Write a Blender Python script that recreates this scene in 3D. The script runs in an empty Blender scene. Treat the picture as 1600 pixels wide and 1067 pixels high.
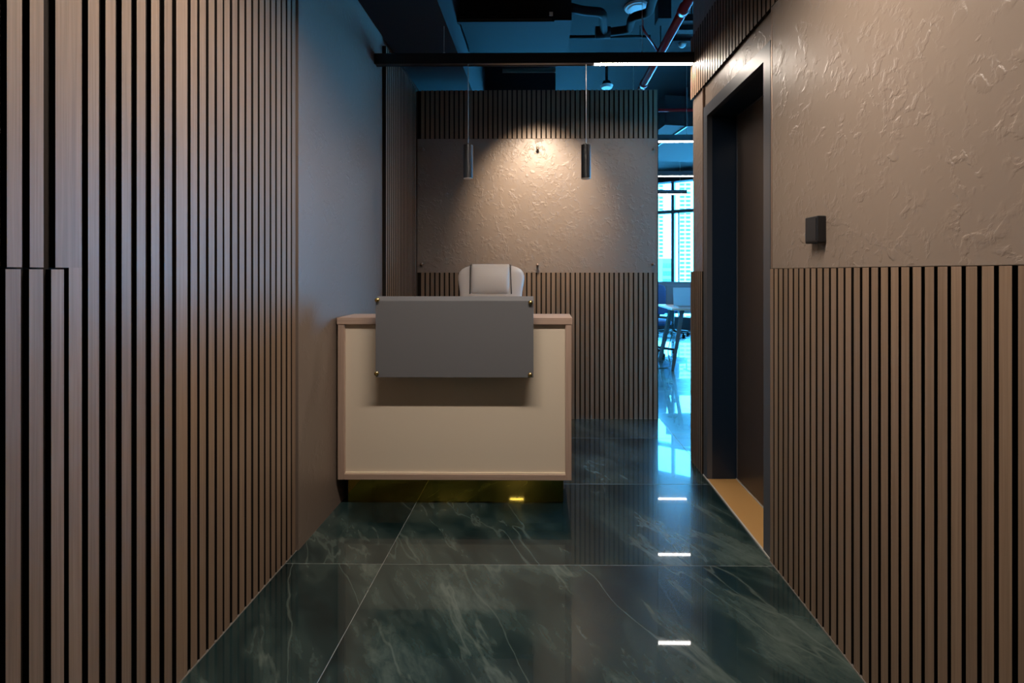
import bpy, bmesh, math, random
from mathutils import Vector, Matrix
random.seed(7)
S = bpy.context.scene
COL = S.collection

# ------------------------------------------------------------------ camera
F, CX, CY, YAW, EYE = 740.93, 841.58, 424.43, 0.009, 1.2
cam_d = bpy.data.cameras.new('camera')
cam = bpy.data.objects.new('camera', cam_d)
COL.objects.link(cam)
cam.location = (0, 0, EYE)
cam.rotation_euler = (math.pi / 2, 0, YAW)
cam_d.sensor_width = 36.0
cam_d.lens = F / 1600 * 36
cam_d.shift_x = (800 - CX) / 1600
cam_d.shift_y = (CY - 533.5) / 1600
cam_d.clip_start = 0.02
cam_d.clip_end = 3000
S.camera = cam

# ------------------------------------------------------------------ world, exposure
w = bpy.data.worlds.new('sky')
S.world = w
w.use_nodes = True
bg = w.node_tree.nodes['Background']
bg.inputs['Color'].default_value = (0.62, 0.90, 1.0, 1)
bg.inputs['Strength'].default_value = 24.0
vs = S.view_settings
vs.view_transform = 'Standard'
vs.look = 'None'
vs.exposure = 0.25
vs.gamma = 1.0
vs.use_curve_mapping = False
try:
    S.cycles.max_bounces = 9
    S.cycles.diffuse_bounces = 5
    S.cycles.glossy_bounces = 5
    S.cycles.transparent_max_bounces = 12
    S.cycles.sample_clamp_indirect = 6.0
    S.cycles.caustics_reflective = False
    S.cycles.caustics_refractive = False
    S.cycles.blur_glossy = 0.5
except Exception:
    pass
LAMP = 255.0                        # radiance of the linear lamps' diffusers
LAMP_COL = (1.0, 0.865, 0.735)
SPOT_W = 105.0


# ------------------------------------------------------------------ pixel helpers
def ray(px, py):
    u, v = (px - CX) / F, -(py - CY) / F
    c, s = math.cos(YAW), math.sin(YAW)
    return Vector((c * u - s, s * u + c, v))


def atY(px, py, Y):
    r = ray(px, py)
    return r * (Y / r.y) + Vector((0, 0, EYE))


def atX(px, py, X):
    r = ray(px, py)
    return r * (X / r.x) + Vector((0, 0, EYE))


def atZ(px, py, Z):
    r = ray(px, py)
    return r * ((Z - EYE) / r.z) + Vector((0, 0, EYE))


# ------------------------------------------------------------------ materials
def mat(name, col=(.5, .5, .5), rough=.5, metal=0.0, spec=.5, emit=None, estr=0):
    m = bpy.data.materials.new(name)
    m.use_nodes = True
    b = m.node_tree.nodes['Principled BSDF']
    b.inputs['Base Color'].default_value = (*col, 1)
    b.inputs['Roughness'].default_value = rough
    b.inputs['Metallic'].default_value = metal
    b.inputs['Specular IOR Level'].default_value = spec
    if emit:
        b.inputs['Emission Color'].default_value = (*emit, 1)
        b.inputs['Emission Strength'].default_value = estr
    return m


def nd(m, t, **k):
    n = m.node_tree.nodes.new(t)
    for a, v in k.items():
        setattr(n, a, v)
    return n


def lk(m, a, b):
    m.node_tree.links.new(a, b)


def ramp(m, fac, stops):
    r = nd(m, 'ShaderNodeValToRGB')
    e = r.color_ramp.elements
    while len(e) < len(stops):
        e.new(.5)
    for i, (p, c) in enumerate(stops):
        e[i].position = p
        e[i].color = (*c, 1) if len(c) == 3 else c
    lk(m, fac, r.inputs[0])
    return r


def grain_mat(name, c0, c1, axis, rough=.45, fine=1.0, spec=.4):
    """wood grain running along one axis, with a shift of its own for each object"""
    m = mat(name, c0, rough, spec=spec)
    b = m.node_tree.nodes['Principled BSDF']
    tc = nd(m, 'ShaderNodeTexCoord')
    oi = nd(m, 'ShaderNodeObjectInfo')
    mul = nd(m, 'ShaderNodeVectorMath', operation='SCALE')
    cmb = nd(m, 'ShaderNodeCombineXYZ')
    for i in range(3):
        lk(m, oi.outputs['Random'], cmb.inputs[i])
    lk(m, cmb.outputs[0], mul.inputs[0])
    mul.inputs['Scale'].default_value = 37.0
    add = nd(m, 'ShaderNodeVectorMath', operation='ADD')
    lk(m, tc.outputs['Object'], add.inputs[0])
    lk(m, mul.outputs[0], add.inputs[1])
    mp = nd(m, 'ShaderNodeMapping')
    sc = [210.0 * fine] * 3
    sc[axis] = 3.2
    mp.inputs['Scale'].default_value = sc
    lk(m, add.outputs[0], mp.inputs[0])
    n1 = nd(m, 'ShaderNodeTexNoise')
    n1.inputs['Scale'].default_value = 1.0
    n1.inputs['Detail'].default_value = 4
    n1.inputs['Roughness'].default_value = .6
    lk(m, mp.outputs[0], n1.inputs['Vector'])
    r = ramp(m, n1.outputs['Fac'], [(.25, c0), (.75, c1)])
    hs = nd(m, 'ShaderNodeHueSaturation')
    mr = nd(m, 'ShaderNodeMapRange')
    mr.inputs['To Min'].default_value = .9
    mr.inputs['To Max'].default_value = 1.1
    lk(m, oi.outputs['Random'], mr.inputs['Value'])
    lk(m, mr.outputs[0], hs.inputs['Value'])
    lk(m, r.outputs[0], hs.inputs['Color'])
    lk(m, hs.outputs[0], b.inputs['Base Color'])
    bp = nd(m, 'ShaderNodeBump')
    bp.inputs['Strength'].default_value = .12
    bp.inputs['Distance'].default_value = .001
    lk(m, n1.outputs['Fac'], bp.inputs['Height'])
    lk(m, bp.outputs[0], b.inputs['Normal'])
    return m


def plaster_mat(name, col, rough, dist, patch_lo=.42, patch_hi=.62, spec=.5, scale=1.2):
    """painted trowelled stucco: short ridges and pits in patches between smoother areas"""
    m = mat(name, col, rough, spec=spec)
    b = m.node_tree.nodes['Principled BSDF']
    tc = nd(m, 'ShaderNodeTexCoord')
    warp = nd(m, 'ShaderNodeTexNoise')
    warp.inputs['Scale'].default_value = 7 * scale
    warp.inputs['Detail'].default_value = 2
    lk(m, tc.outputs['Object'], warp.inputs['Vector'])
    ws = nd(m, 'ShaderNodeVectorMath', operation='SCALE')
    ws.inputs['Scale'].default_value = .07
    lk(m, warp.outputs['Color'], ws.inputs[0])
    wa = nd(m, 'ShaderNodeVectorMath', operation='ADD')
    lk(m, tc.outputs['Object'], wa.inputs[0])
    lk(m, ws.outputs[0], wa.inputs[1])
    n = nd(m, 'ShaderNodeTexNoise')
    n.inputs['Scale'].default_value = 27 * scale
    n.inputs['Detail'].default_value = 4.5
    n.inputs['Roughness'].default_value = .5
    lk(m, wa.outputs[0], n.inputs['Vector'])
    # low plateaus with soft torn edges, as a trowel leaves them
    mr = nd(m, 'ShaderNodeMapRange', interpolation_type='SMOOTHSTEP')
    mr.inputs['From Min'].default_value = .47
    mr.inputs['From Max'].default_value = .62
    lk(m, n.outputs['Fac'], mr.inputs['Value'])
    patch = nd(m, 'ShaderNodeTexNoise')
    patch.inputs['Scale'].default_value = 9 * scale
    patch.inputs['Detail'].default_value = 3
    lk(m, tc.outputs['Object'], patch.inputs['Vector'])
    pr = nd(m, 'ShaderNodeMapRange', interpolation_type='SMOOTHSTEP')
    pr.inputs['From Min'].default_value = patch_lo
    pr.inputs['From Max'].default_value = patch_hi
    lk(m, patch.outputs['Fac'], pr.inputs['Value'])
    mu = nd(m, 'ShaderNodeMath', operation='MULTIPLY')
    lk(m, mr.outputs[0], mu.inputs[0])
    lk(m, pr.outputs[0], mu.inputs[1])
    ml = nd(m, 'ShaderNodeMath', operation='MULTIPLY_ADD')
    lk(m, patch.outputs['Fac'], ml.inputs[0])
    ml.inputs[1].default_value = .5
    lk(m, mu.outputs[0], ml.inputs[2])
    bp = nd(m, 'ShaderNodeBump')
    bp.inputs['Strength'].default_value = 1.0
    bp.inputs['Distance'].default_value = dist
    lk(m, ml.outputs[0], bp.inputs['Height'])
    lk(m, bp.outputs[0], b.inputs['Normal'])
    return m


def marble_mat(name):
    m = mat(name, (.02, .03, .03), .26, spec=.4)
    b = m.node_tree.nodes['Principled BSDF']
    b.inputs['Coat Weight'].default_value = .85
    b.inputs['Coat Roughness'].default_value = .025
    tc = nd(m, 'ShaderNodeTexCoord')
    oi = nd(m, 'ShaderNodeObjectInfo')
    cmb = nd(m, 'ShaderNodeCombineXYZ')
    for i in range(3):
        lk(m, oi.outputs['Random'], cmb.inputs[i])
    mul = nd(m, 'ShaderNodeVectorMath', operation='SCALE')
    mul.inputs['Scale'].default_value = 53
    lk(m, cmb.outputs[0], mul.inputs[0])
    add = nd(m, 'ShaderNodeVectorMath', operation='ADD')
    lk(m, tc.outputs['Object'], add.inputs[0])
    lk(m, mul.outputs[0], add.inputs[1])
    mp = nd(m, 'ShaderNodeMapping', vector_type='TEXTURE')
    mp.inputs['Rotation'].default_value = (0, 0, .62)
    mp.inputs['Scale'].default_value = (.60, 1.5, 1.0)
    lk(m, add.outputs[0], mp.inputs[0])
    mv = nd(m, 'ShaderNodeMapping', vector_type='TEXTURE')
    mv.inputs['Rotation'].default_value = (0, 0, .50)
    mv.inputs['Scale'].default_value = (.42, 2.2, 1.0)
    lk(m, add.outputs[0], mv.inputs[0])
    w1 = nd(m, 'ShaderNodeTexNoise')
    w1.inputs['Scale'].default_value = 1.6
    w1.inputs['Detail'].default_value = 5
    lk(m, mp.outputs[0], w1.inputs['Vector'])
    ws = nd(m, 'ShaderNodeVectorMath', operation='SCALE')
    ws.inputs['Scale'].default_value = .6
    lk(m, w1.outputs['Color'], ws.inputs[0])
    wa = nd(m, 'ShaderNodeVectorMath', operation='ADD')
    lk(m, mp.outputs[0], wa.inputs[0])
    lk(m, ws.outputs[0], wa.inputs[1])
    wv = nd(m, 'ShaderNodeVectorMath', operation='MULTIPLY_ADD')
    wv.inputs[1].default_value = (.30, .30, .30)
    lk(m, w1.outputs['Color'], wv.inputs[0])
    lk(m, mv.outputs[0], wv.inputs[2])
    cl = nd(m, 'ShaderNodeTexNoise')
    cl.inputs['Scale'].default_value = 1.9
    cl.inputs['Detail'].default_value = 11
    cl.inputs['Roughness'].default_value = .70
    lk(m, wa.outputs[0], cl.inputs['Vector'])
    base = ramp(m, cl.outputs['Fac'], [(.37, (.003, .013, .015)), (.47, (.009, .026, .028)),
                                       (.545, (.030, .055, .053)), (.67, (.090, .125, .112))])

    def vein(scale, width, off):
        v = nd(m, 'ShaderNodeTexNoise')
        v.inputs['Scale'].default_value = scale
        v.inputs['Detail'].default_value = 4
        v.inputs['Roughness'].default_value = .55
        sh = nd(m, 'ShaderNodeVectorMath', operation='ADD')
        sh.inputs[1].default_value = (off, off * .7, 0)
        lk(m, wv.outputs[0], sh.inputs[0])
        lk(m, sh.outputs[0], v.inputs['Vector'])
        s = nd(m, 'ShaderNodeMath', operation='SUBTRACT')
        lk(m, v.outputs['Fac'], s.inputs[0])
        s.inputs[1].default_value = .5
        a = nd(m, 'ShaderNodeMath', operation='ABSOLUTE')
        lk(m, s.outputs[0], a.inputs[0])
        r = nd(m, 'ShaderNodeMapRange', interpolation_type='SMOOTHSTEP')
        r.inputs['From Min'].default_value = 0
        r.inputs['From Max'].default_value = width
        r.inputs['To Min'].default_value = 1
        r.inputs['To Max'].default_value = 0
        lk(m, a.outputs[0], r.inputs['Value'])
        return r.outputs[0]
    v1 = vein(.8, .006, 3.1)
    v2 = vein(2.0, .018, 11.7)
    gate = nd(m, 'ShaderNodeMapRange', interpolation_type='SMOOTHSTEP')
    gate.inputs['From Min'].default_value = .44
    gate.inputs['From Max'].default_value = .60
    lk(m, cl.outputs['Fac'], gate.inputs['Value'])
    g0 = nd(m, 'ShaderNodeMath', operation='MULTIPLY')
    lk(m, gate.outputs[0], g0.inputs[0])
    g0.inputs[1].default_value = .55
    g2 = nd(m, 'ShaderNodeMath', operation='MULTIPLY')
    lk(m, v2, g2.inputs[0])
    lk(m, g0.outputs[0], g2.inputs[1])
    mx = nd(m, 'ShaderNodeMath', operation='MAXIMUM')
    g1 = nd(m, 'ShaderNodeMath', operation='MULTIPLY')
    lk(m, v1, g1.inputs[0])
    g1.inputs[1].default_value = .42
    lk(m, g1.outputs[0], mx.inputs[0])
    lk(m, g2.outputs[0], mx.inputs[1])
    mix = nd(m, 'ShaderNodeMix', data_type='RGBA')
    lk(m, mx.outputs[0], mix.inputs[0])
    lk(m, base.outputs[0], mix.inputs[6])
    mix.inputs[7].default_value = (.13, .165, .145, 1)
    lk(m, mix.outputs[2], b.inputs['Base Color'])
    return m


def clear_mat(name, tint, gloss=.06):
    """thin clear sheet: tinted straight-through light plus a mirror film by Fresnel"""
    m = bpy.data.materials.new(name)
    m.use_nodes = True
    nt = m.node_tree
    nt.nodes.clear()
    out = nd(m, 'ShaderNodeOutputMaterial')
    tr = nd(m, 'ShaderNodeBsdfTransparent')
    tr.inputs[0].default_value = (*tint, 1)
    gl = nd(m, 'ShaderNodeBsdfGlossy')
    gl.inputs['Roughness'].default_value = .02
    fr = nd(m, 'ShaderNodeFresnel')
    fr.inputs['IOR'].default_value = 1.3
    mx = nd(m, 'ShaderNodeMixShader')
    lk(m, fr.outputs[0], mx.inputs[0])
    lk(m, tr.outputs[0], mx.inputs[1])
    lk(m, gl.outputs[0], mx.inputs[2])
    lk(m, mx.outputs[0], out.inputs[0])
    return m


M = {}
M['slat'] = grain_mat('slat_wood', (.178, .116, .076), (.280, .192, .132), 2, .42)
M['felt'] = mat('slat_backing', (.016, .012, .010), .8, spec=.2)
M['plaster'] = plaster_mat('taupe_stucco', (.240, .186, .150), .36, .0014, .40, .62)
M['plaster_b'] = plaster_mat('taupe_stucco_back', (.240, .186, .150), .40, .0015, .36, .6, scale=1.2)
M['paint'] = plaster_mat('taupe_paint', (.215, .165, .135), .40, .0008, spec=.7)
M['plain'] = mat('dark_taupe_paint', (.10, .075, .06), .6)
M['white_wall'] = mat('office_wall_paint', (.75, .76, .76), .6)
M['ceil'] = mat('ceiling_paint', (.030, .030, .031), .8, spec=.12)
M['slab_dark'] = mat('duct_paint', (.017, .017, .018), .7, spec=.12)
M['marble'] = marble_mat('green_marble_tile')
M['grout'] = mat('grout', (.24, .25, .24), .8)
M['caulk'] = mat('caulk', (.5, .48, .45), .6)
M['bead'] = mat('caulk_bead', (.17, .155, .14), .7)
M['cream'] = mat('cream_laminate', (.82, .71, .57), .38)
M['oakx'] = grain_mat('pale_oak_h', (.40, .28, .22), (.52, .38, .305), 0, .5, .6)
M['oakz'] = grain_mat('pale_oak_v', (.40, .28, .22), (.52, .38, .305), 2, .5, .6)
M['grey'] = mat('grey_laminate', (.165, .168, .182), .34)
M['gold'] = mat('gold_metal', (.75, .55, .22), .25, 1.0)
M['goldmirror'] = mat('gold_mirror', (.40, .31, .05), .03, 1.0)
M['leather'] = mat('white_leather', (.80, .73, .68), .42)
M['seam'] = mat('seam', (.09, .075, .065), .7)
M['chrome'] = mat('chrome', (.7, .7, .72), .15, 1.0)
M['black'] = mat('black_plastic', (.012, .012, .014), .45)
M['blackmetal'] = mat('black_metal', (.018, .02, .024), .38, spec=.5)
M['navy'] = mat('dark_blue_metal', (.008, .020, .042), .30)
M['frame'] = mat('door_frame_metal', (.085, .090, .105), .34)
M['leaf'] = mat('door_leaf', (.060, .044, .036), .33)
M['bronze'] = mat('bronze_trim', (.30, .21, .16), .35, .6)
M['sill'] = mat('tan_sill', (.52, .29, .10), .5)
M['lamp'] = mat('lamp_diffuser', (.8, .8, .8), .5, emit=LAMP_COL, estr=LAMP)
M['lamp_track'] = mat('lamp_diffuser_track', (.8, .8, .8), .5, emit=LAMP_COL, estr=LAMP * .42)
M['lamp_low'] = mat('lamp_diffuser_office', (.8, .8, .8), .5, emit=(1.0, .92, .86), estr=24)
M['lens'] = mat('lens', (.85, .84, .8), .3)
M['pendant'] = mat('pendant_metal', (.075, .078, .083), .30, .5)
M['cord'] = mat('cord', (.50, .45, .40), .5)
M['red'] = mat('red_pipe', (.30, .012, .018), .22)
M['pipe'] = mat('black_insulation', (.011, .011, .012), .7, spec=.15)
M['device'] = mat('white_device', (.74, .74, .73), .45)
M['mullion'] = mat('window_frame', (.080, .082, .085), .4)
M['glass'] = clear_mat('daylight_tint_glass', (.30, .70, .97))   # blue of the daylight is put into the tint; light meets two faces
M['deskwhite'] = mat('desk_white', (.75, .75, .75), .4)
M['deskedge'] = mat('desk_edge', (.5, .36, .26), .5)
M['laptop'] = mat('laptop_grey', (.32, .36, .38), .4, .3)
M['blue'] = mat('blue_fabric', (.05, .16, .36), .8)
M['screen'] = mat('screen_fabric', (.12, .17, .20), .8)
M['tower'] = mat('tower_concrete', (.80, .80, .78), .8)
M['towerglass'] = mat('tower_glass', (.10, .14, .17), .2)
M['tower2'] = mat('tower_blue', (.16, .24, .30), .6)


# ------------------------------------------------------------------ mesh helpers
def link(name, bm, m, parent=None, smooth=False, loc=(0, 0, 0), world=True):
    """one mesh object; when world is True bm is in world space and is re-based on the parent's place"""
    off = Vector((0, 0, 0))
    if world and parent is not None:
        off = wloc(parent)
    off = off + Vector(loc)
    if world and off.length:
        bmesh.ops.translate(bm, verts=bm.verts, vec=-off)
    bmesh.ops.recalc_face_normals(bm, faces=bm.faces)
    me = bpy.data.meshes.new(name)
    bm.to_mesh(me)
    bm.free()
    if smooth:
        for p in me.polygons:
            p.use_smooth = True
    me.materials.append(m)
    o = bpy.data.objects.new(name, me)
    COL.objects.link(o)
    o.location = loc
    if parent is not None:
        o.parent = parent
    return o


def wloc(o):
    v = Vector((0, 0, 0))
    while o is not None:
        v += Vector(o.location)
        o = o.parent
    return v


def bx(bm, x0, x1, y0, y1, z0, z1, bev=0, seg=1):
    r = bmesh.ops.create_cube(bm, size=1)
    vv = r['verts']
    for v in vv:
        v.co = Vector((x0 + (v.co.x + .5) * (x1 - x0), y0 + (v.co.y + .5) * (y1 - y0), z0 + (v.co.z + .5) * (z1 - z0)))
    if bev:
        es = list({e for v in vv for e in v.link_edges})
        bmesh.ops.bevel(bm, geom=es, offset=bev, segments=seg, affect='EDGES', profile=.5)
    return bm


def box(name, b, m, parent=None, bev=0, seg=1, loc=(0, 0, 0)):
    return link(name, bx(bmesh.new(), *b, bev, seg), m, parent, loc=loc)


def cyl(bm, p0, p1, r0, r1=None, seg=16, caps=True):
    p0, p1 = Vector(p0), Vector(p1)
    r1 = r0 if r1 is None else r1
    d = p1 - p0
    q = d.to_track_quat('Z', 'Y').to_matrix().to_4x4()
    bmesh.ops.create_cone(bm, cap_ends=caps, segments=seg, radius1=r0, radius2=r1, depth=d.length,
                          matrix=Matrix.Translation((p0 + p1) / 2) @ q)
    return bm


def tube(bm, pts, r, seg=10):
    """a round tube through points, mitred at the bends"""
    pts = [Vector(p) for p in pts]
    rings = []
    up = None
    for i, p in enumerate(pts):
        d0 = (p - pts[i - 1]).normalized() if i else None
        d1 = (pts[i + 1] - p).normalized() if i < len(pts) - 1 else None
        t = (d0 + d1).normalized() if d0 is not None and d1 is not None else (d0 if d1 is None else d1)
        if up is None:
            up = t.orthogonal().normalized()
        up = (up - t * up.dot(t)).normalized()
        sd = t.cross(up)
        rings.append([bm.verts.new(p + (up * math.cos(a) + sd * math.sin(a)) * r)
                      for a in [2 * math.pi * k / seg for k in range(seg)]])
    for a, b in zip(rings, rings[1:]):
        for k in range(seg):
            bm.faces.new((a[k], a[(k + 1) % seg], b[(k + 1) % seg], b[k]))
    bm.faces.new(rings[0][::-1])
    bm.faces.new(rings[-1])
    return bm


def round_pts(pts, rad, n=4):
    pts = [Vector(p) for p in pts]
    out = [pts[0]]
    for a, b, c in zip(pts, pts[1:], pts[2:]):
        r = min(rad, (a - b).length * .48, (c - b).length * .48)
        p, q = b + (a - b).normalized() * r, b + (c - b).normalized() * r
        for k in range(n + 1):
            t = k / n
            out.append(p * (1 - t) ** 2 + b * 2 * t * (1 - t) + q * t * t)
    out.append(pts[-1])
    return out


def loft(bm, rings_def, seg=28):
    """rings: (cx, cy, z, half width, half depth, exponent), stacked along z, closed at both ends"""
    rings = []
    for cx, cy, z, hw, hd, n in rings_def:
        ring = []
        for k in range(seg):
            a = 2 * math.pi * k / seg
            c, s = math.cos(a), math.sin(a)
            ring.append(bm.verts.new((cx + hw * math.copysign(abs(c) ** (2 / n), c),
                                      cy + hd * math.copysign(abs(s) ** (2 / n), s), z)))
        rings.append(ring)
    for a, b in zip(rings, rings[1:]):
        for k in range(seg):
            bm.faces.new((a[k], a[(k + 1) % seg], b[(k + 1) % seg], b[k]))
    bm.faces.new(rings[0][::-1])
    bm.faces.new(rings[-1])
    return bm


def thing(name, label, cat, loc=(0, 0, 0), rz=0, group=None):
    o = bpy.data.objects.new(name, None)
    COL.objects.link(o)
    o.location = loc
    o.rotation_euler = (0, 0, rz)
    o.empty_display_size = .05
    return tag(o, label, cat, group)


def tag(o, label, cat, group=None):
    o['label'] = label
    o['category'] = cat
    if group:
        o['group'] = group
    return o


def struct(o, label=None, cat=None):
    o['kind'] = 'structure'
    if label:
        o['label'] = label
    if cat:
        o['category'] = cat
    return o


def boxes(name, bl, m, parent=None):
    bm = bmesh.new()
    for b in bl:
        bx(bm, *b)
    return link(name, bm, m, parent)


def copy_tree(o, parent=None):
    c = o.copy()
    COL.objects.link(c)
    c.parent = parent
    for ch in list(o.children):
        copy_tree(ch, c)
    return c


# ------------------------------------------------------------------ room measures
XL, XR = -1.0604, 0.9408           # faces of the slats left and right
XLW, XRW = -1.078, 0.957           # wall faces behind them
YB = 3.8638                        # face of the back wall slats
YREAR = -3.0
CEIL = 3.3
TOP = 2.68                         # top of the slat cladding
LOWR, LOWB = 1.212, 1.192          # tops of the wainscots
UPB = 2.285                        # foot of the upper slat bands
XO0, XO1 = -1.25, 12.0              # office width, stretched right to throw blue daylight on the left wall
PITCH, SW, ST = .0395, .0272, .012
Y0, T, XG, TW = 1.9417, .7416, -.6584, 1.62
YD0, YD1 = 2.045, 2.745            # door opening
YF0, YF1 = 1.985, 2.806            # door frame
YEND = 3.03                        # far end of the right wall
WIN = Vector((2.7, 10.0, 0))       # window wall: through this point, turned by WA
WA = math.radians(-30)
WT = Vector((math.cos(WA), math.sin(WA), 0))


def winp(s, z=0, d=0):
    """point on the window wall: s along it, d outwards"""
    return WIN + WT * s + Vector((-WT.y, WT.x, 0)) * d + Vector((0, 0, z))


# ------------------------------------------------------------------ floor and tiles
def yw(x):
    return WIN.y + (x - WIN.x) * WT.y / WT.x


def room_slab(name, z0, z1, m):
    bm = bmesh.new()
    pl = [(-1.4, -3.2), (12.2, -3.2), (12.2, yw(12.2) + .1), (-1.4, yw(-1.4) + .1)]
    lo, hi = [[bm.verts.new((x, y, z)) for x, y in pl] for z in (z0, z1)]
    bm.faces.new(lo[::-1])
    bm.faces.new(hi)
    for k in range(4):
        bm.faces.new((lo[k], lo[(k + 1) % 4], hi[(k + 1) % 4], hi[k]))
    return link(name, bm, m)


fl = struct(room_slab('floor', -.12, -.0006, M['grout']),
            'floor of large polished dark green marble tiles with pale joints', 'floor')
cols = [(XLW - .1, XG), (XG, XG + TW), (XG + TW, XG + 2 * TW), (XG + 2 * TW, XG + 3 * TW), (XG + 3 * TW, XO1)]
tile_mesh = {}
G = .0012
for ci, (xa, xb) in enumerate(cols):
    for r in range(-7, 15):
        ya = Y0 + r * T
        if ci > 1 and ya + T < YEND:
            continue
        if ya + T / 2 > yw((xa + xb) / 2) - .1 or ya + T < YREAR - .2:
            continue
        if ci not in tile_mesh:
            bm = bmesh.new()
            bx(bm, G - (xb - xa) / 2, (xb - xa) / 2 - G, G - T / 2, T / 2 - G, -.012, 0, .0006)
            o = link('tile', bm, M['marble'], fl, world=False)
            tile_mesh[ci] = o.data
        else:
            o = bpy.data.objects.new('tile', tile_mesh[ci])
            COL.objects.link(o)
            o.parent = fl
        o.location = ((xa + xb) / 2, ya + T / 2, 0)

# ------------------------------------------------------------------ ceiling and walls
struct(room_slab('ceiling', CEIL, CEIL + .15, M['ceil']),
       'dark painted ceiling slab washed blue by daylight', 'ceiling')

_slat = {}


def slat(parent, face, pos, z0, z1, plane, width=SW):
    """one slat on a wall; face: 'L' (left wall, faces +x), 'R' (faces -x), 'B' (faces -y)"""
    key = (face, round(z1 - z0, 4), round(width, 4))
    if key not in _slat:
        bm = bmesh.new()
        h, hw = (z1 - z0), width / 2
        if face == 'B':
            bx(bm, -hw, hw, 0, ST, 0, h)
        elif face == 'L':
            bx(bm, -ST, 0, -hw, hw, 0, h)
        else:
            bx(bm, 0, ST, -hw, hw, 0, h)
        o = link('slat', bm, M['slat'], None, world=False)
        o.data.materials.append(M['felt'])      # veneer on the face, black flanks
        fn = {'B': Vector((0, -1, 0)), 'L': Vector((1, 0, 0)), 'R': Vector((-1, 0, 0))}[face]
        for p in o.data.polygons:
            p.material_index = 0 if p.normal.dot(fn) > .9 else 1
        _slat[key] = o.data
        o.parent = parent
    else:
        o = bpy.data.objects.new('slat', _slat[key])
        COL.objects.link(o)
        o.parent = parent
    p = Vector((pos, plane, z0)) if face == 'B' else Vector((plane, pos, z0))
    o.location = p - wloc(parent)
    return o


# left wall -----------------------------------------------------------------
wl = struct(box('wall_left', (-1.4, XLW, YREAR, 12.6, 0, CEIL), M['paint']),
            'left corridor wall, brown slats up front and satin taupe paint beside the desk', 'wall')
L_PX = [(107.5, 128), (136.5, 155.7), (164, 181.5), (189.5, 205.5), (213, 228), (235, 250), (256, 269.5),
        (275.5, 293), (298, 308), (312, 321.5), (326, 335), (339, 348), (350.5, 359), (362.8, 371), (374, 382),
        (385, 392.5), (395.5, 403), (405.5, 412.5), (414.7, 421.5), (424, 430), (432.5, 438.5), (440.5, 446.8),
        (448.8, 454.5), (456, 462)]


def yL(px):
    return atX(px, 580, XL).y


yl_end = yL(463)
z_seam = 1.205
y_door = yL(107)
box('slat_backing', (XLW, XLW + .0056, .1, yl_end, 0, 2.95), M['felt'], wl)
for i, (a, b) in enumerate(L_PX):
    ya, yb = yL(a), yL(b)
    if i == 0:      # this one is wide above the hidden cupboard door and narrow beside it
        slat(wl, 'L', (ya + yb) / 2, 0, z_seam + .004, XL, round(yb - ya, 3))
        yu = yL(86.5)
        slat(wl, 'L', (yu + yb) / 2, z_seam + .004, 2.95, XL, round(yb - yu, 3))
    else:
        wd = round(yb - ya, 3) if i == 7 else SW
        slat(wl, 'L', (ya + yb) / 2, 0, 2.95, XL, wd)
for a, b in [(45, 69.5), (9.7, 35.5)]:
    slat(wl, 'L', (yL(a) + yL(b)) / 2, z_seam + .004, 2.95, XL)
yk = (yL(9.7) + yL(35.5)) / 2
for k in range(1, 14):
    slat(wl, 'L', yk - k * PITCH, z_seam + .004, 2.95, XL)
# the low hidden door with slats of its own, standing a little proud
hd = thing('cupboard_door', 'flush slatted cupboard door cut into the left slat wall, its top seam at hip height',
           'cupboard door', (XLW, y_door - .55, 0))
box('door_panel', (XLW + .0057, XLW + .0085, .28, y_door - .0125, .004, z_seam - .004), M['felt'], hd)
ylow = [(78, 98.5), (42.7, 66.4), (5.5, 31.7)]
for a, b in ylow:
    slat(hd, 'L', (yL(a) + yL(b)) / 2, .006, z_seam, XL + .0025)
yk = (yL(5.5) + yL(31.7)) / 2
for k in range(1, 15):
    slat(hd, 'L', yk - k * PITCH, .006, z_seam, XL + .0025)

box('painted_panel', (XLW, -1.052, yl_end + .001, atX(598, 430, -1.052).y, 0, CEIL), M['paint'], wl)

# side slats beside the back wall -------------------------------------------
XS = -1.028
ysd = atX(603, 430, XS).y
box('side_slat_backing', (XLW + .0002, XS - ST + .0004, ysd, YB + .02, 0, TOP), M['felt'], wl)
n = int((YB - .004 - ysd) / PITCH)
for k in range(n):
    slat(wl, 'L', ysd + SW / 2 + .001 + k * PITCH, 0, TOP, XS)

# back wall ------------------------------------------------------------------
XBE = atY(1027.5, 430, YB).x
wb = struct(box('wall_back', (XLW + .0004, XBE + .004, YB + ST + .006, YB + .15, 0, TOP), M['plain']),
            'free-standing back partition with slat bands and a taupe stucco field', 'wall')
box('slat_backing', (XS + .001, XBE, YB + ST, YB + ST + .0062, 0, LOWB), M['felt'], wb)
box('slat_backing', (XS + .001, XBE, YB + ST, YB + ST + .0062, UPB, TOP), M['felt'], wb)
box('stucco_panel', (XS + .001, XBE, YB + .004, YB + ST + .006, LOWB, UPB), M['plaster_b'], wb)
box('edge_bead', (XBE - .006, XBE - .002, YB - .001, YB + .006, LOWB, UPB), M['bronze'], wb)
box('edge_trim', (XBE, XBE + .006, YB + .002, YB + .15, 0, TOP), M['blackmetal'], wb)
nb = int((XBE - XS) / PITCH)
x_last = XBE - .004 - SW / 2
for k in range(nb + 1):
    xx = x_last - k * PITCH
    if xx - SW / 2 < XS + .002:
        break
    slat(wb, 'B', xx, 0, LOWB, YB)
    slat(wb, 'B', xx, UPB, TOP, YB)

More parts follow.
